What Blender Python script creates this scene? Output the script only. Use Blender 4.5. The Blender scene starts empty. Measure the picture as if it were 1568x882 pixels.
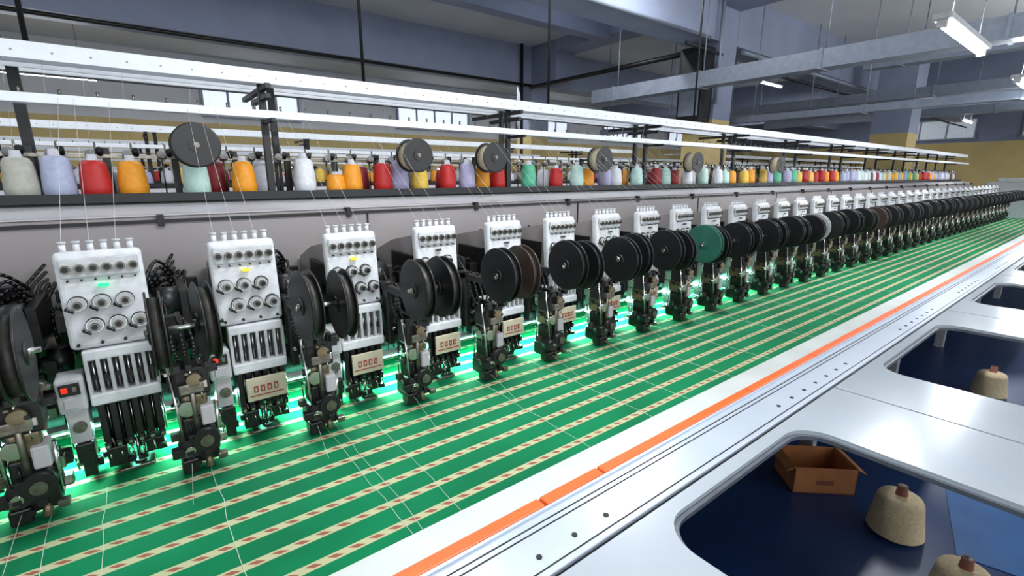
import bpy, bmesh, math, random
from mathutils import Vector, Matrix
random.seed(7)
CZ=1.9
scene=bpy.context.scene
# ------------------------------------------------------------ materials
def lin(c):
    return tuple(((x/255)/12.92 if x/255<=0.04045 else ((x/255+0.055)/1.055)**2.4) for x in c)+(1,)
def mat(name,rgb,rough=0.5,metal=0.0,noise=0.08,scale=12,emit=None,es=0,bump=0.0,coat=0):
    m=bpy.data.materials.new(name); m.use_nodes=True
    nt=m.node_tree; b=nt.nodes['Principled BSDF']
    b.inputs['Roughness'].default_value=rough; b.inputs['Metallic'].default_value=metal
    if coat: b.inputs['Coat Weight'].default_value=coat
    c=lin(rgb)
    tc=nt.nodes.new('ShaderNodeTexCoord'); n=nt.nodes.new('ShaderNodeTexNoise')
    n.inputs['Scale'].default_value=scale; n.inputs['Detail'].default_value=4
    nt.links.new(tc.outputs['Object'],n.inputs['Vector'])
    r=nt.nodes.new('ShaderNodeValToRGB')
    r.color_ramp.elements[0].position=0.3; r.color_ramp.elements[1].position=0.7
    r.color_ramp.elements[0].color=tuple(x*(1-noise*1.5) for x in c[:3])+(1,)
    r.color_ramp.elements[1].color=tuple(min(1,x*(1+noise)) for x in c[:3])+(1,)
    nt.links.new(n.outputs['Fac'],r.inputs['Fac']); nt.links.new(r.outputs['Color'],b.inputs['Base Color'])
    if emit:
        b.inputs['Emission Color'].default_value=lin(emit); b.inputs['Emission Strength'].default_value=es
    if bump:
        bp=nt.nodes.new('ShaderNodeBump'); bp.inputs['Strength'].default_value=bump
        nt.links.new(n.outputs['Fac'],bp.inputs['Height']); nt.links.new(bp.outputs['Normal'],b.inputs['Normal'])
    return m
M={}
M['white']=mat('head_white_enamel',(205,207,211),0.35,0,0.10,24)
M['offwhite']=mat('machine_offwhite',(180,182,184),0.42,0,.14,28)
M['railw']=mat('rail_white',(228,232,238),0.35,0,0.03)
M['grey']=mat('machine_grey_paint',(142,136,136),0.45,0,0.05,3)
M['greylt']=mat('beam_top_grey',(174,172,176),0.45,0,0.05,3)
M['dark']=mat('dark_steel',(36,35,35),0.4,0.4,0.3,30)
M['black']=mat('black_plastic',(10,11,13),0.40,0,0.2,20)
M['blackm']=mat('black_paint',(16,17,20),0.5)
M['chrome']=mat('chrome',(190,190,187),0.2,1.0,0.1,30)
M['steel']=mat('brushed_steel',(125,121,112),0.32,0.9,0.25,40)
M['brass']=mat('dull_brass',(128,116,92),0.4,0.8,0.25,30)
M['cream']=mat('label_cream',(192,184,160),0.5)
M['redtxt']=mat('label_red',(150,60,50),0.5)
M['orange']=mat('orange_plastic',(236,94,24),0.45,0,0.08,6)
M['alu']=mat('aluminium_rail',(196,205,218),0.3,0.35,0.03,4)
M['plate']=mat('grey_white_table_plate',(170,177,185),0.2,0.1,0.03,2,coat=0.4)
M['lip']=mat('plate_lip',(108,113,121),0.35,0.5)
M['board']=mat('white_board',(192,196,193),0.4,0,0.06,5)
M['redled']=mat('red_led',(255,40,20),0.4,emit=(255,30,12),es=1.6)
M['greenled']=mat('green_led',(40,255,150),0.4,emit=(10,255,120),es=1.1)
M['yelled']=mat('yellow_led',(230,220,60),0.4,emit=(235,225,30),es=.5)
M['teal']=mat('teal_led_diffuser',(120,255,225),0.4,emit=(110,255,215),es=36)
M['tube']=mat('fluorescent_tube',(255,255,255),0.4,emit=(240,248,255),es=20)
M['greenreel']=mat('green_reel',(32,82,68),0.4)
M['brownreel']=mat('brown_reel',(52,38,32),0.4)
M['winding']=mat('sequin_winding',(48,46,42),0.5,0.2,0.3,60)
M['cordw']=mat('cord_winding',(205,195,165),0.8,0,0.15,80)
M['thread']=mat('white_thread',(190,194,186),0.7)
M['blue']=mat('ceiling_blue_paint',(138,146,168),0.6,0,0.07,1.5)
M['bluedk']=mat('girder_blue_grey',(124,132,154),0.6,0,0.09,1.5)
M['ceil']=mat('ceiling_white',(206,208,210),0.8,0,0.05,0.8)
M['concrete']=mat('floor_grey_concrete',(120,118,115),0.5,0,0.12,1.5)
M['floor']=mat('floor_navy_epoxy',(26,54,100),0.35,0,0.15,2)
M['sheet']=mat('blue_sheet',(38,92,150),0.5,0,0.15,3)
M['mustard']=mat('mustard_paint',(200,178,120),0.7,0,0.08,1)
M['card']=mat('cardboard',(186,122,74),0.8,0,0.12,10)
M['yarn']=mat('jute_yarn',(214,194,156),0.85,0,0.12,70,bump=0.3)
M['tubered']=mat('paper_core',(140,84,66),0.7)
M['conduit']=mat('conduit_grey',(134,142,156),0.45,0.2)
M['win']=mat('window_glass_daylight',(230,238,245),0.3,emit=(225,235,250),es=.8)
M['winfar']=mat('window_glass_overcast',(190,198,205),0.3,emit=(215,225,240),es=.25)

def fabric():
    m=bpy.data.materials.new('green_fabric_with_embroidered_bands'); m.use_nodes=True
    nt=m.node_tree; b=nt.nodes['Principled BSDF']; b.inputs['Roughness'].default_value=0.85
    b.inputs['Specular IOR Level'].default_value=0.2
    L=nt.links
    tc=nt.nodes.new('ShaderNodeTexCoord'); sp=nt.nodes.new('ShaderNodeSeparateXYZ'); L.new(tc.outputs['Object'],sp.inputs[0])
    def mth(op,a,bv=None):
        n=nt.nodes.new('ShaderNodeMath'); n.operation=op
        for i,v in enumerate((a,bv)):
            if v is None: continue
            if isinstance(v,(int,float)): n.inputs[i].default_value=v
            else: L.new(v,n.inputs[i])
        return n.outputs[0]
    P=0.106
    t=mth('DIVIDE',mth('SUBTRACT',sp.outputs['Y'],1.16-P/2),P)
    f=mth('ABSOLUTE',mth('SUBTRACT',mth('FRACT',t),0.5))
    band=mth('LESS_THAN',f,0.135)
    core=mth('LESS_THAN',f,0.07)
    sgn=mth('SUBTRACT',mth('FRACT',t),0.5)
    u=mth('ADD',mth('DIVIDE',sp.outputs['X'],0.058),mth('MULTIPLY',sgn,2.4))
    dash=mth('LESS_THAN',mth('FRACT',u),0.42)
    nz=nt.nodes.new('ShaderNodeTexNoise'); nz.inputs['Scale'].default_value=3; L.new(tc.outputs['Object'],nz.inputs['Vector'])
    g=nt.nodes.new('ShaderNodeValToRGB'); g.color_ramp.elements[0].position=.3; g.color_ramp.elements[1].position=.7
    g.color_ramp.elements[0].color=lin((0,98,60)); g.color_ramp.elements[1].color=lin((0,116,72)); L.new(nz.outputs['Fac'],g.inputs['Fac'])
    def mix(fac,a,c):
        n=nt.nodes.new('ShaderNodeMix'); n.data_type='RGBA'; L.new(fac,n.inputs[0])
        for idx,v in ((6,a),(7,c)):
            if isinstance(v,tuple): n.inputs[idx].default_value=v
            else: L.new(v,n.inputs[idx])
        return n.outputs[2]
    c1=mix(band,g.outputs['Color'],lin((172,170,134)))
    c3=mix(mth('MULTIPLY',core,dash),c1,lin((138,82,68)))
    L.new(c3,b.inputs['Base Color'])
    return m
M['fabric']=fabric()
cone_cols={'c_white':(212,214,220),'c_lilac':(166,162,194),'c_red':(176,28,26),'c_orange':(224,146,26),'c_mint':(180,212,204),
 'c_green':(80,172,136),'c_yellow':(224,186,74),'c_stone':(170,168,158),'c_blue':(162,170,196),'c_crimson':(130,28,36),'c_pale':(195,195,204)}
for k,v in cone_cols.items(): M[k]=mat('thread_'+k[2:],v,0.55,0,0.08,50,bump=0.15)

# ------------------------------------------------------------ mesh builder
class MB:
    def __init__(s): s.bm=bmesh.new(); s.mats=[]
    def mi(s,k):
        if k not in s.mats: s.mats.append(k)
        return s.mats.index(k)
    def box(s,x0,x1,y0,y1,z0,z1,m,bev=0,rot=None,seg=2):
        r=bmesh.ops.create_cube(s.bm,size=1); vs=r['verts']
        c=Vector(((x0+x1)/2,(y0+y1)/2,(z0+z1)/2))
        for v in vs:
            v.co=Vector((v.co.x*(x1-x0),v.co.y*(y1-y0),v.co.z*(z1-z0)))
        fs=set(f for v in vs for f in v.link_faces); i=s.mi(m)
        for f in fs: f.material_index=i
        if bev:
            es=list(set(e for v in vs for e in v.link_edges))
            o=bmesh.ops.bevel(s.bm,geom=es,offset=bev,segments=seg,affect='EDGES',profile=0.5)
            fs=set(f for f in fs if f.is_valid)|set(o['faces'])
            for f in fs: f.material_index=i
            vs=list(set(v for f in fs for v in f.verts))
        mt=Matrix.Translation(c)
        if rot: mt=mt@rot
        for v in vs: v.co=mt@v.co
        return vs
    def cyl(s,p0,p1,r,m,seg=12,r2=None,cap=True):
        p0=Vector(p0);p1=Vector(p1);d=p1-p0;L=d.length
        if r2 is None:r2=r
        o=bmesh.ops.create_cone(s.bm,cap_ends=cap,segments=seg,radius1=r,radius2=r2,depth=L)
        q=d.to_track_quat('Z','Y').to_matrix().to_4x4()
        mt=Matrix.Translation((p0+p1)/2)@q
        i=s.mi(m)
        for v in o['verts']: v.co=mt@v.co
        for f in set(f for v in o['verts'] for f in v.link_faces):
            f.material_index=i
            if len(f.verts)==4 and seg>4: f.smooth=True
    def lathe(s,prof,origin,m,seg=20,axis='Z',smooth=True):
        o=Vector(origin); rings=[]
        for p in prof:
            ring=[]
            for k in range(seg):
                a=2*math.pi*k/seg
                if axis=='Z': co=Vector((p[0]*math.cos(a),p[0]*math.sin(a),p[1]))
                elif axis=='Y': co=Vector((p[0]*math.cos(a),p[1],p[0]*math.sin(a)))
                else: co=Vector((p[1],p[0]*math.cos(a),p[0]*math.sin(a)))
                ring.append(s.bm.verts.new(o+co))
            rings.append(ring)
        for j in range(len(prof)-1):
            mm=s.mi(prof[j][2] if len(prof[j])>2 else m)
            for k in range(seg):
                f=s.bm.faces.new((rings[j][k],rings[j][(k+1)%seg],rings[j+1][(k+1)%seg],rings[j+1][k]))
                f.material_index=mm; f.smooth=smooth
        for ring,j in ((rings[0],0),(rings[-1],len(prof)-1)):
            if prof[j][0]>1e-5:
                q=prof[min(j,len(prof)-2)]
                f=s.bm.faces.new(ring); f.material_index=s.mi(q[2] if len(q)>2 else m)
    def prism(s,pts,x0,x1,m):
        i=s.mi(m)
        a=[s.bm.verts.new((x0,p[0],p[1])) for p in pts]; b=[s.bm.verts.new((x1,p[0],p[1])) for p in pts]
        n=len(pts)
        s.bm.faces.new(a).material_index=i; s.bm.faces.new(b[::-1]).material_index=i
        for k in range(n):
            s.bm.faces.new((a[k],b[k],b[(k+1)%n],a[(k+1)%n])).material_index=i
    def tube(s,pts,r,m,seg=6):
        for a,b in zip(pts[:-1],pts[1:]): s.cyl(a,b,r,m,seg)
    def mesh(s,name):
        bmesh.ops.recalc_face_normals(s.bm,faces=s.bm.faces)
        me=bpy.data.meshes.new(name); s.bm.to_mesh(me); s.bm.free()
        for k in s.mats: me.materials.append(M[k])
        return me
    def obj(s,name,loc=(0,0,CZ)):
        return place(s.mesh(name),name,loc)
def place(me,name,loc=(0,0,CZ)):
    o=bpy.data.objects.new(name,me); o.location=loc; scene.collection.objects.link(o); return o
def curve_pts(P,n=10):
    P=[Vector(p) for p in P]; P=[P[0]*2-P[1]]+P+[P[-1]*2-P[-2]]; out=[]
    for i in range(1,len(P)-2):
        for k in range(n):
            t=k/n; a,b_,c,d=P[i-1:i+3]
            out.append(.5*((2*b_)+(c-a)*t+(2*a-5*b_+4*c-d)*t*t+(3*b_-a-3*c+d)*t**3))
    out.append(P[-2]); return out

# ------------------------------------------------------------ embroidery head
def clutter(b,n,rx,ry,rz,mats,s0=.008,s1=.022):
    for _ in range(n):
        x=random.uniform(*rx);y=random.uniform(*ry);z=random.uniform(*rz);s=random.uniform(s0,s1);m=random.choice(mats)
        k=random.random()
        if k<.45: b.box(x-s,x+s,y-s,y+s,z-s*random.uniform(.5,1.4),z+s,m,.002,None,1)
        elif k<.75: b.cyl((x,y-s,z),(x,y+s,z),s*.8,m,12)
        else: b.cyl((x,y,z-s*2),(x+random.uniform(-.01,.01),y,z+s*2),s*.3,m,8)
def head_mesh(variant):
    random.seed(11)
    b=MB()
    tilt=Matrix.Rotation(math.radians(-4),4,'X')
    b.box(-.112,.112,2.035,2.085,-.555,-.235,'white',.016,tilt,3)
    b.box(-.100,.100,2.028,2.04,-.318,-.255,'offwhite',.005,tilt)
    b.prism([(2.09,-.27),(2.40,-.33),(2.600,-.40),(2.600,-.60),(2.45,-.62),(2.09,-.56)],-.074,.080,'grey')
    b.prism([(2.13,-.56),(2.600,-.60),(2.600,-.72),(2.13,-.80)],-.070,.075,'dark')
    b.box(-.090,-.074,2.13,2.38,-.52,-.38,'dark',.004)
    b.box(.080,.112,2.10,2.42,-.60,-.34,'dark',.004)
    for k in range(5):
        b.tube(curve_pts([(.10,2.14+.06*k,-.38-.02*k),(.15+.01*k,2.22+.03*k,-.31-.03*k),(.20,2.32,-.38-.03*k),(.17+.02*k,2.48,-.40),(.22,2.60,-.34-.03*k)],5),.0065,'black')
    b.tube(curve_pts([(-.08,2.2,-.5),(-.15,2.2,-.44),(-.16,2.25,-.6),(-.13,2.2,-.74)],6),.006,'black')
    for k in range(6):
        x=-.085+k*.034
        b.cyl((x,2.075,-.240),(x,2.078,-.210),.009,'white',12)
        b.cyl((x,2.078,-.211),(x,2.078,-.204),.0115,'offwhite',12)
        b.cyl((x,2.045,-.287),(x,2.018,-.287),.0135,'steel',14)
        b.cyl((x,2.019,-.287),(x,2.016,-.287),.009,'black',10)
        b.cyl((x,2.04,-.325),(x,2.022,-.325),.003,'black',6)
    def knob(x,z,y):
        b.cyl((x,y+.03,z),(x,y+.014,z),.025,'dark',18)
        b.cyl((x,y+.020,z),(x,y+.010,z),.0235,'chrome',18)
        b.cyl((x,y+.010,z),(x,y,z),.019,'offwhite',18)
        b.cyl((x,y,z),(x,y-.014,z),.012,'steel',14)
        b.cyl((x,y-.014,z),(x,y-.017,z),.008,'black',10)
        b.tube([(x-.03,y+.025,z-.012),(x-.03,y+.0,z-.012),(x-.012,y-.004,z-.024)],.0035,'dark',8)
    for x in (-.072,-.012,.048): knob(x,-.40,2.010)
    for x in (-.040,.020,.078): knob(x,-.475,2.005)
    for x in (-.09,-.03,.03,.09): b.cyl((x,2.04,-.535),(x,2.015,-.535),.005,'dark',8)
    b.box(-.014,.014,2.02,2.034,-.351,-.341,{'A':'greenled','B':'yelled'}.get(variant,'steel'),.002)
    b.box(-.085,.10,2.05,2.13,-.735,-.56,'dark')
    b.box(-.088,.103,2.012,2.06,-.592,-.556,'white',.006)
    b.box(-.088,.103,2.000,2.06,-.745,-.705,'white',.006)
    for k in range(7):
        x=-.083+k*.0303
        b.box(x-.005,x+.006,2.012,2.055,-.710,-.585,'offwhite',.002)
    for k in range(6):
        x=-.067+k*.0303
        b.cyl((x,2.035,-.705),(x,2.035,-.585),.0045,'chrome',8)
        b.box(x-.006,x+.006,2.022,2.045,-.66-.01*(k%2),-.645,'dark')
    b.box(-.080,.095,2.06,2.13,-.90,-.74,'black')
    for k in range(6):
        x=-.068+k*.0303
        b.box(x-.010,x+.010,2.02,2.05,-.90,-.745,'black',.003)
        b.cyl((x+.015,2.04,-.90),(x+.015,2.04,-.75),.003,'chrome',8)
        b.cyl((x,2.03,-.955),(x,2.03,-.90),.0025,'chrome',6)
        b.box(x-.009,x+.009,2.008,2.045,-.912,-.885,'dark',.002)
        b.cyl((x,2.006,-.90),(x,2.014,-.90),.006,'chrome',10)
        b.cyl((x,2.006,-.915),(x+.004,1.995,-.945),.0028,'chrome',6)
    if variant!='A':
        b.box(-.055,.088,1.988,2.0,-.862,-.768,'cream',.003)
        for k in range(4):
            x=-.03+k*.024
            b.box(x,x+.015,1.984,1.99,-.826,-.800,'redtxt')
            b.box(x+.004,x+.010,1.983,1.991,-.820,-.806,'cream')
        b.box(-.045,.075,1.985,1.99,-.842,-.838,'redtxt')
    b.cyl((.008,2.03,-.985),(.008,2.03,-.90),.006,'chrome',8)
    b.cyl((.008,2.03,-.988),(.008,2.03,-.982),.018,'chrome',14)
    b.box(-.05,.05,1.99,2.12,-.997,-.990,'steel',.002)
    b.box(-.075,-.02,2.0,2.09,-.975,-.905,'black',.004)
    b.box(.03,.085,2.02,2.09,-.965,-.915,'dark',.004)
    clutter(b,26,(-.085,.09),(2.0,2.09),(-.965,-.90),['dark','black','steel','chrome','dark'],.005,.014)
    b.box(-.165,-.095,1.985,2.09,-.745,-.63,'offwhite',.008)
    b.box(-.150,-.135,1.978,1.99,-.672,-.655,'redled',.002)
    b.box(-.155,-.105,1.980,1.988,-.685,-.645,'dark',.002)
    b.box(-.125,-.112,1.976,1.99,-.672,-.655,'steel',.002)
    b.box(-.150,-.110,1.98,1.99,-.73,-.695,'greylt',.002)
    b.box(-.155,-.10,2.0,2.08,-.86,-.745,'greylt',.006)
    b.box(-.148,-.10,1.99,2.07,-.93,-.86,'black',.006)
    b.cyl((-.125,1.985,-.80),(-.125,2.0,-.80),.018,'steel',14)
    b.box(-.140,-.105,2.0,2.05,-.985,-.92,'dark',.004)
    clutter(b,14,(-.16,-.10),(1.99,2.08),(-.975,-.86),['dark','black','steel'],.006,.014)
    b.box(-.19,.225,2.25,2.33,-.90,-.80,'black',.006)
    b.cyl((-.20,2.29,-.77),(.215,2.29,-.77),.018,'steel',12)
    b.box(.13,.17,2.20,2.60,-.66,-.58,'black',.004)
    b.box(.20,.23,2.15,2.5,-.56,-.42,'dark',.004)
    b.cyl((.12,2.18,-.46),(.20,2.18,-.46),.055,'black',24)
    b.cyl((-.19,2.2,-.62),(-.13,2.2,-.62),.045,'black',24)
    clutter(b,40,(.11,.29),(2.12,2.55),(-.86,-.42),['black','dark','black','dark','steel'],.010,.030)
    return b.mesh('embroidery_head')
def device_mesh():
    random.seed(5)
    b=MB()
    b.box(.118,.142,1.80,2.095,-.50,-.47,'dark',.003)
    b.box(.168,.182,1.69,1.84,-.455,-.425,'dark',.003)
    b.box(.14,.182,1.80,1.84,-.49,-.43,'dark',.003)
    b.cyl((.085,1.69,-.44),(.285,1.69,-.44),.008,'chrome',10)
    b.box(.118,.145,1.98,2.03,-.75,-.46,'dark',.004)
    b.box(.17,.19,1.80,1.98,-.62,-.60,'dark',.003)
    b.cyl((.18,1.83,-.62),(.18,1.83,-.90),.009,'steel',10)
    b.cyl((.215,1.86,-.60),(.215,1.86,-.88),.007,'steel',10)
    b.box(.135,.235,1.83,1.93,-.72,-.62,'dark',.008)
    b.box(.145,.215,1.80,1.84,-.70,-.665,'steel',.004)
    b.cyl((.19,1.80,-.655),(.19,1.825,-.655),.022,'brass',16)
    b.box(.15,.22,1.84,1.95,-.80,-.72,'brass',.008)
    b.cyl((.16,1.825,-.76),(.16,1.85,-.76),.026,'chrome',16)
    b.box(.195,.235,1.82,1.9,-.83,-.76,'greylt',.006)
    b.box(.14,.20,1.84,1.93,-.88,-.80,'black',.006)
    b.cyl((.20,1.80,-.875),(.20,1.86,-.875),.040,'black',20)
    b.cyl((.20,1.79,-.875),(.20,1.80,-.875),.020,'steel',16)
    b.cyl((.15,1.81,-.90),(.15,1.87,-.90),.032,'dark',18)
    b.cyl((.15,1.80,-.90),(.15,1.81,-.90),.015,'chrome',12)
    b.box(.125,.235,1.84,1.95,-.972,-.90,'black',.01)
    b.box(.12,.17,1.82,1.88,-.990,-.94,'black',.006)
    b.cyl((.20,1.83,-.990),(.20,1.86,-.94),.012,'brass',10)
    b.cyl((.235,1.86,-.94),(.245,1.84,-.76),.006,'chrome',8)
    b.cyl((.125,1.85,-.60),(.14,1.82,-.93),.005,'chrome',8)
    clutter(b,66,(.115,.25),(1.80,1.96),(-.965,-.60),['dark','black','steel','black','brass','dark','chrome','steel'],.006,.018)
    for k in range(4):
        b.tube(curve_pts([(.14+.02*k,1.92,-.62),(.12+.03*k,1.93,-.56),(.13+.02*k,1.98,-.48),(.15,2.09,-.42-.03*k)],5),.0055,'black')
    return b.mesh('sequin_device')
def reel_mesh(flmat,wmat='winding',R=.123,w=.034,axis='X',hub=.03):
    b=MB()
    def P(x,r,a):
        c,s_=r*math.cos(a),r*math.sin(a)
        return (x,c,s_) if axis=='X' else (c,x,s_)
    i=b.mi(flmat); NS=70; NR=12
    for x in (-w/2,w/2):
        vs=[[b.bm.verts.new(P(x,.012+(R-.012)*j/NR,2*math.pi*k/NS)) for k in range(NS)] for j in range(NR+1)]
        for j in range(NR):
            for k in range(NS):
                r=.012+(R-.012)*(j+.5)/NR; a=2*math.pi*(k+.5)/NS
                hole=False
                for h in range(5):
                    ha=2*math.pi*h/5+.3; rr=R*.55
                    if math.hypot(r*math.cos(a)-rr*math.cos(ha),r*math.sin(a)-rr*math.sin(ha))<R*.13: hole=True
                if hole: continue
                f=b.bm.faces.new((vs[j][k],vs[j][(k+1)%NS],vs[j+1][(k+1)%NS],vs[j+1][k])); f.material_index=i
        b.lathe([(R-.006,x-.0025),(R,x-.003),(R+.002,x),(R,x+.003),(R-.006,x+.0025)],(0,0,0),flmat,48,axis)
    b.lathe([(R*.86,-w/2+.002),(R*.86,w/2-.002)],(0,0,0),wmat,40,axis)
    b.lathe([(hub,-w/2-.008),(hub,w/2+.008)],(0,0,0),flmat,24,axis)
    b.lathe([(.012,-w/2-.014),(.012,w/2+.014)],(0,0,0),'steel',16,axis)
    return b.mesh('sequin_reel')
SP=.415; X0=-.11
hA=head_mesh('A');hB=head_mesh('B');hC=head_mesh('C'); dev=device_mesh()
rb=reel_mesh('black'); rg=reel_mesh('greenreel'); rbr=reel_mesh('brownreel'); rw=reel_mesh('offwhite')
random.seed(3)
NH=41
for k in range(-3,NH-1):
    X=X0+SP*k
    me=hA if k==0 else (hB if k in(1,2) else hC)
    place(me,'embroidery_head',(X,0,CZ))
    place(dev,'sequin_feed_device',(X,0,CZ))
    m1,m2=rb,rb
    if k==3: m2=rbr
    if k==7: m1,m2=rg,rb
    if k==11: m2=rw
    if k==15: m1=rbr
    for dx,mm in ((.12,m1),(.235,m2)):
        o=place(mm,'sequin_reel',(X+dx+random.uniform(-.006,.006),1.69,CZ-.44+random.uniform(-.008,.008)))
        o.rotation_euler=(random.uniform(0,6.28),0,random.uniform(-.06,.06))

XA,XB=-2.6,16.9
def beam_mesh():
    b=MB()
    b.prism([(2.62,-.195),(2.66,-.17),(3.02,-.115),(3.02,-.62),(2.62,-.62)],XA,XB,'grey')
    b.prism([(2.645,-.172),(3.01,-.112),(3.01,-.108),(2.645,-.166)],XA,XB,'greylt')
    b.box(XA,XB,2.610,2.632,-.20,-.186,'blackm')
    b.box(XA,XB,2.61,2.625,-.62,-.58,'dark')
    b.box(XA,XB,2.64,2.66,-1.05,-.62,'black')  # black sheet standing in for the shaded gap under the beam
    x=XA+.3
    while x<XB:
        b.box(x,x+.008,2.614,2.622,-.60,-.2,'dark'); x+=SP*4
    for i in range(12):
        x=-2+i*1.66
        b.box(x,x+.16,2.7,2.95,-1.9,-.62,'grey',.01)
    x=XA+.2
    while x<XB:
        b.box(x-.012,x+.012,2.605,2.64,-.215,-.165,'blackm')
        x+=.83
    return b.mesh('embroidery_machine_beam')
beam=beam_mesh(); place(beam,'embroidery_machine_beam')
def stand_mesh():
    b=MB()
    b.box(XA,XB,2.86,3.24,-.104,-.094,'blackm')
    b.box(XA,XB,2.856,2.866,-.118,-.078,'blackm')
    b.box(XA,XB,3.05,3.065,.085,.10,'steel')
    x=XA+.05; i=0
    while x<XB:
        b.cyl((x,3.055,.09),(x,3.02,.105),.020,'chrome',10)
        b.cyl((x+.035,3.055,.10),(x+.035,3.03,.125),.013,'dark',8)
        b.cyl((x+.02,3.055,.10),(x+.02,3.055,.155),.005,'steel',6)
        b.cyl((x,3.055,-.095),(x,3.055,.09),.004,'steel',6)
        if i%2==0: b.box(x+.04,x+.07,3.06,3.09,-.09,.13,'dark')
        x+=.135 if x<8 else .27; i+=1
    for i in range(-2,11):
        x=.62+1.64*i
        if x<XA or x>XB: continue
        b.box(x-.017,x+.017,2.93,2.96,-.1,.47,'blackm',.002)
        b.box(x+.07,x+.104,3.12,3.15,-.1,.52,'blackm',.002)
        b.box(x-.014,x+.014,2.78,3.40,.43,.455,'blackm',.002)
        b.box(x-.010,x+.010,2.74,2.96,.268,.286,'blackm',.002)
        b.box(x-.014,x+.014,2.80,3.16,.385,.41,'blackm',.002)
        b.box(x-.12,x+.16,2.93,2.955,.30,.318,'blackm')
    b.box(-.36,-.32,3.2,3.24,-.1,.5,'blackm')
    return b.mesh('thread_stand_frame')
stand=stand_mesh(); place(stand,'thread_stand_frame')
def rails_mesh():
    b=MB()
    b.box(XA,XB,2.775,2.80,.285,.323,'railw',.003)
    b.box(XA,XB,2.80,2.86,.287,.293,'railw')
    b.box(XA,XB,2.82,2.828,.455,.522,'railw',.002)
    b.box(XA,XB,2.828,2.95,.514,.520,'railw')
    b.box(XA,XB,3.00,3.01,.468,.512,'railw',.002)
    b.box(XA,XB,3.16,3.17,.472,.508,'railw',.002)
    b.box(XA,XB,3.36,3.37,.484,.509,'railw',.002)
    x=XA+.03
    while x<9:
        b.cyl((x,2.79,.32),(x,2.79,.345),.006,'steel',6)
        b.cyl((x,2.821,.485),(x,2.817,.485),.004,'steel',8)
        x+=.12
    return b.mesh('thread_guide_rails')
rails=rails_mesh(); place(rails,'thread_guide_rails')
def cones_mesh(seq,y=2.95,seg=18,s=1.0):
    b=MB()
    for X,m,sc in seq:
        pr=[(.048,0,'blackm'),(.050,.004,m),(.059,.012,m),(.059,.05,m),(.055,.105,m),(.049,.150,m),(.042,.166,m),(.028,.172,'c_pale'),(.020,.176,'c_pale'),(.017,.20,'c_pale'),(.0,.20,'c_pale')]
        pr=[(p[0]*s*(0.9+.1*sc),p[1]*sc)+tuple(p[2:]) for p in pr]
        b.lathe(pr,(X,y,-.094),m,seg)
    return b
seq=[(-.62,'c_white',1),(-.5,'c_stone',1),(-.36,'c_stone',1),(-.24,'c_blue',1.05),(-.115,'c_red',.95),(0.02,'c_orange',.95),(.275,'c_mint',1.05),(.49,'c_orange',.98),
     (.80,'c_white',1.1),(.975,'c_orange',.6),(1.075,'c_orange',.95),(1.27,'c_red',1),(1.385,'c_lilac',1.1),(1.525,'c_yellow',.95),(1.74,'c_red',1),(1.9,'c_lilac',1.05),(2.03,'c_orange',.9),(2.17,'c_red',.9),
     (2.47,'c_green',1.05),(2.76,'c_red',.9),(3.0,'c_mint',1.05),(3.13,'c_orange',.9)]
x=3.35
pool=['c_lilac','c_orange','c_red','c_green','c_yellow','c_mint','c_crimson','c_white','c_blue','c_red','c_yellow','c_lilac','c_orange','c_white','c_mint']
i=0
while x<16.6:
    seq.append((x,pool[(i*7+i//4)%15],random.uniform(.85,1.05))); x+=random.choice((.14,.15,.17,.24,.30)); i+=1
cones_mesh(seq).obj('thread_cones')
seq2=[(.385,'c_crimson',1.0),(-.05,'c_pale',.7),(.62,'c_pale',1),(1.2,'c_crimson',.9),(1.6,'c_blue',.9),(1.82,'c_red',.8)]
x=2.3
while x<16: seq2.append((x,random.choice(pool),random.uniform(.7,1))); x+=random.uniform(.3,.6)
cones_mesh(seq2,3.15).obj('thread_cones')

cs=reel_mesh('black','cordw',.097,.10,'Y',.03); cs.name='cord_spool'
for X,z in ((.27,.138),(1.39,.12),(1.96,.12),(3.05,.13),(4.4,.13),(6.2,.13)):
    e=bpy.data.objects.new('cord_spool',None); e.location=(X,2.74,CZ+z); scene.collection.objects.link(e)
    o=bpy.data.objects.new('spool',cs); o.parent=e; scene.collection.objects.link(o)
    bb=MB(); bb.cyl((0,-.07,0),(0,.22,0),.007,'steel',8); bb.box(-.01,.01,.20,.22,-z-.094,.01,'blackm')
    o2=bpy.data.objects.new('spool_bracket',bb.mesh('spool_bracket')); o2.parent=e; scene.collection.objects.link(o2)

random.seed(21)
b=MB()
for k in range(-1,16):
    X=X0+SP*k
    for j in range(3):
        x=X-.085+j*.068
        b.cyl((x+random.uniform(-.02,.06),2.79,.32),(x,2.077,-.204),.0006,'thread',4)
for s_ in seq[:34]:
    b.cyl((s_[0],2.95,-.094+.19*s_[2]),(s_[0]+.03,2.90,.512),.0006,'thread',4)
for k in range(-1,12):
    X=X0+SP*k
    b.cyl((X+.15,1.84,-.95),(X+.13,1.55+.1*random.random(),-.999),.0007,'thread',4)
b.obj('embroidery_threads')

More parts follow.
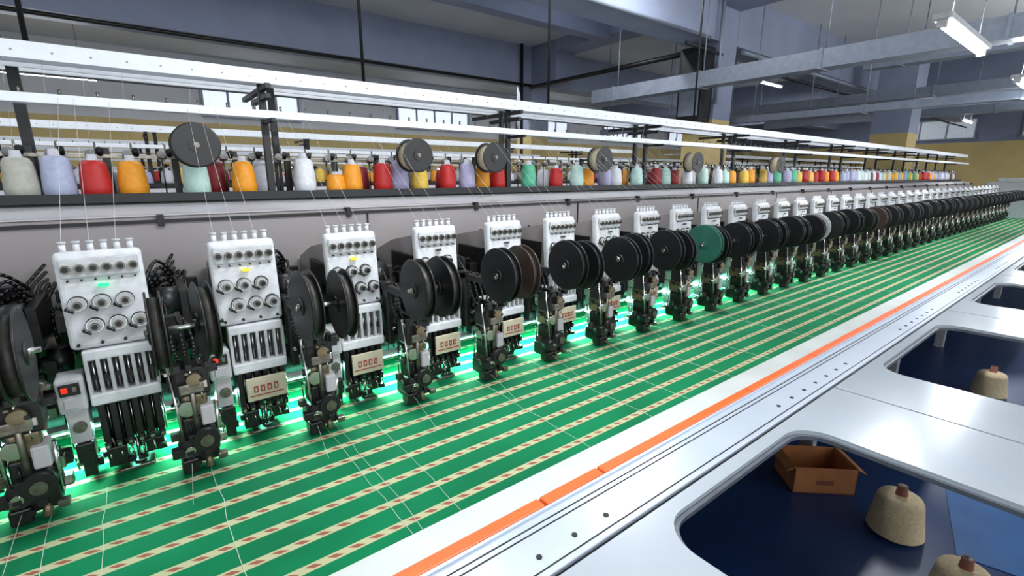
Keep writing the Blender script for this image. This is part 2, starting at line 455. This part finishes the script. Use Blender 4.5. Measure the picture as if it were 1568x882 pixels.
# ------------------------------------------------------------ table
b=MB()
b.box(XA,XB,1.10,2.63,-1.012,-1.0,'fabric')
b.obj('green_embroidery_fabric')
b=MB()
for x in (-.75,-.32,-.2,.095,.50,.535,.67,1.24,1.62,1.9,2.3,2.7,3.3,4,4.6,5.2,6,7):
    n=8; pts=[(x+random.uniform(-.006,.006),1.10+i*.82/n,-.9992) for i in range(n+1)]
    b.tube(pts,.0009,'thread',4)
b.obj('loose_threads')
b=MB()
b.box(XA,XB,1.03,2.63,-1.06,-1.0125,'offwhite')
b.box(XA,XB,.990,1.10,-1.012,-.995,'board',.003)
b.box(XA,XB,.750,.945,-1.03,-.992,'alu',.003)
b.box(XA,XB,.945,.990,-1.03,-1.0,'board')
b.box(XA,XB,.738,.752,-1.03,-1.008,'dark')  # dark joint line, also carries the shadow along the plate edge
for y in (.905,.885,.768): b.box(XA,XB,y,y+.004,-.992,-.9905,'dark')
b.box(XA,XB,.934,.944,-.992,-.984,'alu')
for g in (-1.5,.592,2.13,3.9,5.6,7.4):
    for j in range(4 if g<2 else 7):
        x=g+.133*j; b.cyl((x,.81,-.992),(x,.81,-.989),.0085,'black',12)
for i in range(11):
    x=-2+i*1.8
    b.box(x,x+.08,1.05,1.13,-1.9,-1.06,'offwhite',.005)
b.box(XA,XB,1.06,1.12,-1.25,-1.15,'offwhite')
b.obj('embroidery_table')
b=MB()
xs=[-2.6,-.9,.35,.875,1.14,2.17,2.9,3.8,4.8,6.2,7.6,9.4,11.2,13,15,16.9]
for a,c in zip(xs[:-1],xs[1:]): b.box(a+.004,c-.004,.945,.988,-.999,-.982,'orange',.005)
b.obj('orange_edge_strip')

def rr(x0,x1,y0,y1,r,n=8):
    pts=[]
    for cx,cy,a0 in ((x1-r,y1-r,0),(x0+r,y1-r,90),(x0+r,y0+r,180),(x1-r,y0+r,270)):
        for k in range(n+1):
            a=math.radians(a0+90*k/n); pts.append((cx+r*math.cos(a),cy+r*math.sin(a)))
    return pts
holes=[(-1.9,-.55),(1.07,2.05),(3.0,4.33),(5.25,6.52),(7.45,8.75),(9.65,10.95),(11.85,13.15)]
seams=[-2.6,-.1,2.56,4.80,7.0,9.2,11.4,16.9]
for s0,s1,(h0,h1) in zip(seams[:-1],seams[1:],holes):
    bm=bmesh.new()
    def loop(pts,z):
        vs=[bm.verts.new((p[0],p[1],z)) for p in pts]
        return [bm.edges.new((vs[i],vs[(i+1)%len(vs)])) for i in range(len(vs))]
    es=loop([(s0+.006,-.95),(s1-.006,-.95),(s1-.006,.738),(s0+.006,.738)],-.998)
    es+=loop(rr(h0,h1,-.55,.69,.13),-.998)
    bmesh.ops.triangle_fill(bm,use_beauty=True,use_dissolve=False,edges=es)
    o=bmesh.ops.extrude_face_region(bm,geom=bm.faces[:])
    for v in [g for g in o['geom'] if isinstance(g,bmesh.types.BMVert)]: v.co.z-=.018
    bmesh.ops.recalc_face_normals(bm,faces=bm.faces)
    me=bpy.data.meshes.new('table_plate')
    o1=rr(h0,h1,-.55,.69,.13); i1=rr(h0+.016,h1-.016,-.534,.674,.114)
    n=len(o1)
    va=[bm.verts.new((p[0],p[1],-1.014)) for p in o1]; vb=[bm.verts.new((p[0],p[1],-1.014)) for p in i1]; vc=[bm.verts.new((p[0],p[1],-1.03)) for p in i1]
    for k in range(n):
        bm.faces.new((va[k],va[(k+1)%n],vb[(k+1)%n],vb[k])).material_index=1
        bm.faces.new((vb[k],vb[(k+1)%n],vc[(k+1)%n],vc[k])).material_index=1
    bm.to_mesh(me); bm.free()
    me.materials.append(M['plate']); me.materials.append(M['lip'])
    place(me,'table_plate')
b=MB()
for s in seams[1:-1]:
    b.box(s-.03,s+.03,-.93,.735,-1.07,-1.03,'lip')
b.box(XA,XB,-.93,-.87,-1.15,-1.03,'lip')
for s in seams[:-1]:
    b.box(s,s+.07,-.93,-.86,-1.9,-1.03,'lip')
b.obj('table_support_frame')

b=MB(); b.box(XA+.2,XB-.2,2.17,2.20,-.885,-.875,'teal'); b.box(XA+.2,XB-.2,2.16,2.21,-.875,-.865,'offwhite')
led=b.obj('led_strip_light')
for i in range(6):
    l=bpy.data.lights.new('led_light','AREA'); l.shape='RECTANGLE'; l.size=3.1; l.size_y=.03; l.energy=75; l.color=(.42,1,.78)
    lo=bpy.data.objects.new('led_light',l); lo.location=(XA+1.8+i*3.15,2.13,-.855); lo.rotation_euler=(math.radians(-32),0,0); lo.parent=led; scene.collection.objects.link(lo)

# ------------------------------------------------------------ things on the floor
def yarn_cone(x,y,s=1.0):
    b=MB()
    pr=[(.095,0,'yarn'),(.118,.015,'yarn')]
    for k in range(10):
        z=.02+k*.018; r=.122-.0026*k
        pr+=[(r,z,'yarn'),(r-.0018,z+.009,'yarn')]
    pr+=[(.088,.208,'yarn'),(.060,.218,'yarn'),(.032,.219,'yarn'),(.026,.220,'tubered'),(.021,.268,'tubered'),(.016,.268,'black'),(.0,.262,'black')]
    b.lathe(pr,(0,0,0),'yarn',32)
    o=b.obj('yarn_cone',(x,y,.008)); o.scale=(s,s,s); return o
yarn_cone(3.03,.49,1.06); yarn_cone(2.66,.17); yarn_cone(5.75,.5)
b=MB()
w,d,h,t=.18,.13,.17,.008
b.box(-w,w,-d,d,0,t,'card'); b.box(-w,-w+t,-d,d,0,h,'card'); b.box(w-t,w,-d,d,0,h,'card'); b.box(-w,w,-d,-d+t,0,h,'card'); b.box(-w,w,d-t,d,0,h,'card')
b.box(-w-.05,-w+.005,-d,d,h-.012,h-.006,'card',rot=Matrix.Rotation(-.5,4,'Y')); b.box(w-.005,w+.05,-d,d,h-.012,h-.006,'card',rot=Matrix.Rotation(.5,4,'Y'))
b.box(-.05,.05,-d-.002,-d+.002,.06,.09,'tubered')
o=b.obj('cardboard_box',(3.17,.95,.008)); o.rotation_euler=(0,0,-.75)
b=MB(); b.box(-.55,.6,-.45,.45,0,.004,'sheet'); o=b.obj('blue_plastic_sheet',(3.72,-.06,.008)); o.rotation_euler=(0,0,.25)
b=MB(); b.box(-3,18.5,-1.4,2.5,0,.006,'floor'); b.obj('blue_floor_mat',(0,0,.001))

# ------------------------------------------------------------ background machines
pp=['c_white','c_pale','c_stone','c_white','c_red','c_lilac','c_yellow','c_mint','c_orange','c_pale']
b=MB()
x=-2.4
while x<16.5:
    b.box(x-.1,x+.1,2.05,2.6,-.6,-.25,'offwhite',.015); b.box(x-.08,x+.08,2.0,2.5,-.9,-.6,'dark',.01); b.lathe([(.12,-.02),(.12,.02)],(x+.16,1.75,-.44),'black',20,'X'); b.cyl((x+.1,1.75,-.44),(x+.2,1.75,-.44),.01,'steel',6)
    b.box(x+.10,x+.12,1.75,2.3,-.46,-.43,'dark')
    x+=SP
b.box(-2.6,16.9,.9,2.56,-1.06,-1.0,'offwhite')
for x in (-2,3,8,13,16.5): b.box(x,x+.08,1.0,1.08,-1.9,-1.06,'offwhite')
rowm=b.mesh('embroidery_machine_row')
for dy in (3.75,6.65,9.5):
    for dx in (-8.6,12.75):
        for me,nm in ((beam,'embroidery_machine_beam'),(stand,'thread_stand_frame'),(rails,'thread_guide_rails'),(rowm,'embroidery_machine_row')):
            place(me,nm,(dx,dy,CZ))
        sq=[]; x=-2.5
        while x<16.5: sq.append((x,random.choice(pp),random.uniform(.8,1.1))); x+=random.uniform(.14,.28)
        cones_mesh(sq,2.95,10,1.1).obj('thread_cones',(dx,dy,CZ))

b=MB()
b.box(17.7,18.3,1.2,2.5,-1.9,-.15,'greylt',.02); b.box(17.68,17.7,1.3,2.4,-1.5,-.3,'offwhite',.01)
b.box(17.66,17.69,1.5,1.9,-.6,-.35,'dark',.005); b.cyl((17.69,2.2,-.45),(17.64,2.2,-.45),.04,'redtxt',16); b.box(17.75,18.2,1.3,2.3,-.15,-.05,'offwhite',.02)
b.obj('control_cabinet')

# ------------------------------------------------------------ room
def room(name,*a):
    b=MB(); b.box(*a); return b.obj(name)
RX0,RX1,RY0,RY1=-12,30.5,-6,17
room('floor',RX0,RX1,RY0,RY1,-2.0,-1.9,'concrete')
room('ceiling',RX0,RX1,RY0,RY1,3.3,3.4,'ceil')
b=MB(); b.box(RX0,RX1,RY1,RY1+.2,-1.9,1.5,'mustard'); b.box(RX0,RX1,RY1,RY1+.2,1.5,3.3,'ceil'); b.obj('wall_back')
b=MB(); b.box(RX1,RX1+.2,RY0,RY1,-1.9,1.5,'mustard'); b.box(RX1,RX1+.2,RY0,RY1,1.5,3.3,'bluedk'); b.obj('wall_right')
b=MB(); b.box(RX0-.2,RX0,RY0,RY1,-1.9,3.3,'ceil'); b.obj('wall_left')
for n,(a,c) in enumerate(((2.0,4.6),(8,11),(13.5,16.5),(19,22),(24.5,27.5))):
    b=MB(); b.box(a,c,RY1-.06,RY1-.02,1.75,2.9,'win')
    b.box(a-.06,c+.06,RY1-.1,RY1-.01,1.67,1.75,'conduit'); b.box(a-.06,c+.06,RY1-.1,RY1-.01,2.9,2.98,'conduit')
    for q in range(5):
        x=a+(c-a)*q/4; b.box(x-.03,x+.03,RY1-.1,RY1-.01,1.75,2.9,'conduit')
    b.obj('window_%d'%(n+1))
for n,(a,c) in enumerate(((-3,-.5),(1,3.5),(5,8))):
    b=MB(); b.box(RX1-.06,RX1-.02,a,c,1.7,2.5,'winfar')
    b.box(RX1-.1,RX1-.01,a-.06,c+.06,1.62,1.7,'conduit'); b.box(RX1-.1,RX1-.01,a-.06,c+.06,2.5,2.58,'conduit')
    for q in range(4):
        y=a+(c-a)*q/3; b.box(RX1-.1,RX1-.01,y-.03,y+.03,1.7,2.5,'conduit')
    b.obj('window_%d'%(n+6))
GX=8.85
def beamx(y,w,z0,z1,x0,x1,nm='ceiling_beam',m='blue'): room(nm,x0,x1,y,y+w,z0,z1,m)
beamx(5.2,.6,2.4,3.3,RX0,GX); beamx(5.2,.6,2.4,3.3,GX+.65,RX1)
beamx(10.5,.6,2.4,3.3,RX0,GX); beamx(10.5,.6,2.4,3.3,GX+.65,RX1)
beamx(7.8,.3,2.95,3.3,RX0,GX)
room('ceiling_beam',GX,GX+.65,9.55,10.5,2.35,3.3,'bluedk')
room('ceiling_beam',GX,GX+.65,5.8,9.55,3.05,3.3,'blue')
room('ceiling_beam',GX,GX+.65,-1,5.2,3.0,3.3,'bluedk')
room('ceiling_beam',15.4,16.1,-6,3.76,2.75,3.3,'bluedk')
room('ceiling_beam',19,19.5,-6,17,2.5,3.3,'bluedk')
room('ceiling_beam',24,24.6,-6,17,2.4,3.3,'bluedk')
def column(x,y,w,nm='column'):
    b=MB(); b.box(x,x+w,y,y+w,-1.9,1.05,'mustard'); b.box(x,x+w,y,y+w,1.05,3.3,'blue')
    b.obj(nm)
column(GX+.02,5.2,.62); column(15.35,3.76,.8); column(GX+.02,10.5,.62)
b=MB(); b.box(8.5,8.85,5.25,5.75,1.0,2.3,'dark',.01); b.box(8.48,8.5,5.3,5.7,1.1,1.6,'conduit',.005); b.box(8.48,8.5,5.3,5.7,1.7,2.2,'blackm',.005); b.obj('electrical_box')
def trunk(x0,x1,y0,y1,z0,z1):
    b=MB(); b.box(x0,x1,y0,y1,z0,z1,'conduit')
    y=y0+.4
    while y<y1:
        b.box(x0-.015,x1+.015,y,y+.04,z0-.015,z1+.015,'conduit'); b.cyl(((x0+x1)/2,y+.02,z1),((x0+x1)/2,y+.02,3.3),.010,'conduit',6); y+=1.9
    b.obj('cable_trunking')
trunk(8.0,8.3,-3,7.5,1.5,1.75); trunk(9.95,10.15,-3,9,1.05,1.17)
trunk(11.5,11.8,-3,3.7,2.0,2.2); trunk(14.0,14.3,-3,12,1.7,1.9); trunk(18,18.25,-3,10,1.9,2.1); trunk(12.6,12.75,-3,9,1.35,1.45); trunk(21,21.4,-3,10,1.9,2.15)
b=MB()
b.cyl((8.75,5.9,2.28),(8.75,10.4,2.28),.05,'dark',10)
b.cyl((7.6,5.05,2.15),(GX,5.12,2.15),.03,'dark',8); b.cyl((-8,10.42,2.33),(GX,10.42,2.33),.035,'dark',8)
b.cyl((-8,5.1,2.36),(8.4,5.1,2.36),.03,'conduit',8)
b.cyl((9.6,5.12,2.3),(29,5.12,2.3),.045,'conduit',8); b.cyl((9.6,5.1,2.05),(29,5.1,2.05),.03,'dark',8)
b.cyl((8.45,10.4,-1.8),(8.45,10.4,3.3),.04,'dark',8)
b.cyl((8.75,5.1,1.3),(8.75,5.1,3.3),.03,'conduit',8)
b.obj('wall_pipes')
b=MB()
for x,y in ((-.35,4.1),(1.65,4.1),(3.7,4.1),(6.5,4.1)):
    b.cyl((x,y,.62),(x,y,3.3),.014,'blackm',8)
b.box(XA,7.0,4.08,4.12,.58,.62,'blackm')
b.obj('hanging_conduits')

tub=MB(); tub.box(-.75,.75,-.06,.06,.03,.07,'offwhite',.004); tub.cyl((-.7,0,0),(.7,0,0),.026,'tube',12)
tub.box(-.74,-.70,-.03,.03,-.025,.03,'offwhite'); tub.box(.70,.74,-.03,.03,-.025,.03,'offwhite')
tm=tub.mesh('fluorescent_lamp')
def lamp(x,y,z,p=60,up=0):
    e=bpy.data.objects.new('fluorescent_lamp',None); e.location=(x,y,CZ+z); scene.collection.objects.link(e)
    o=bpy.data.objects.new('lamp_body',tm); o.parent=e; scene.collection.objects.link(o)
    bb=MB()
    for q in(-.5,.5): bb.cyl((q,0,.07),(q,0,3.3-z),.004,'blackm',6)
    o=bpy.data.objects.new('lamp_hangers',bb.mesh('lamp_hangers')); o.parent=e; scene.collection.objects.link(o)
    l=bpy.data.lights.new('tube_light','AREA'); l.shape='RECTANGLE'; l.size=1.4; l.size_y=.12; l.energy=p; l.color=(.94,.975,1)
    lo=bpy.data.objects.new('tube_light',l); lo.location=(0,0,-.03); lo.parent=e; scene.collection.objects.link(lo)
    if up:
        l=bpy.data.lights.new('tube_uplight','AREA'); l.shape='RECTANGLE'; l.size=1.4; l.size_y=.12; l.energy=up; l.color=(.97,.98,1)  # extra fill light added above the fixture to brighten the ceiling
        lo=bpy.data.objects.new('tube_uplight',l); lo.location=(0,0,.09); lo.rotation_euler=(math.pi,0,0); lo.parent=e; scene.collection.objects.link(lo)
for x in (-3.0,1.3,5.65,9.2,14.2): lamp(x,1.12,1.1,48,38)
for x in (-2.5,2,6): lamp(x,4.4,3.0,50)  # unseen lamps added above the frame to light the room
for x in (-5,-1,3,7): lamp(x,6.15,2.95,45)  # added lamps hidden by the middle beam, extra room light
lamp(-.9,12.7,1.8,60,35)
for x in (-6,4,8,12,17,22): lamp(x,11.4,3.0,75)  # added lamps tucked behind the rear beam to brighten the back
for x in (17,27): lamp(x,8,2.9,60)
lamp(20,1.6,1.6,55,30); lamp(25.5,.6,1.6,50,20); lamp(22.7,4,1.8,50,20)

# ------------------------------------------------------------ world, added fill lights
w=bpy.data.worlds.new('world'); scene.world=w; w.use_nodes=True
w.node_tree.nodes['Background'].inputs[0].default_value=(.88,.94,1,1)
w.node_tree.nodes['Background'].inputs[1].default_value=1.0
for x in (0,7,14,22):
    l=bpy.data.lights.new('window_daylight','AREA'); l.shape='RECTANGLE'; l.size=5; l.size_y=2.5; l.energy=130 if x<20 else 70; l.color=(.94,.97,1)  # added soft fill panels behind the camera; no windows modelled there
    lo=bpy.data.objects.new('window_daylight',l); lo.location=(x,-5.5,CZ+1.2); lo.rotation_euler=(math.radians(92),0,0); scene.collection.objects.link(lo)

# ------------------------------------------------------------ camera
f=750.0; p=math.atan(175/750)
F=Vector((math.cos(p)*.6157,math.cos(p)*.788,-math.sin(p)))
cam=bpy.data.cameras.new('camera'); cam.lens=f/1600*36; cam.sensor_width=36; cam.clip_start=.02
co=bpy.data.objects.new('camera',cam); co.location=(0,0,CZ); co.rotation_euler=F.to_track_quat('-Z','Y').to_euler()
scene.collection.objects.link(co); scene.camera=co
scene.view_settings.view_transform='Standard'
scene.view_settings.exposure=0.05
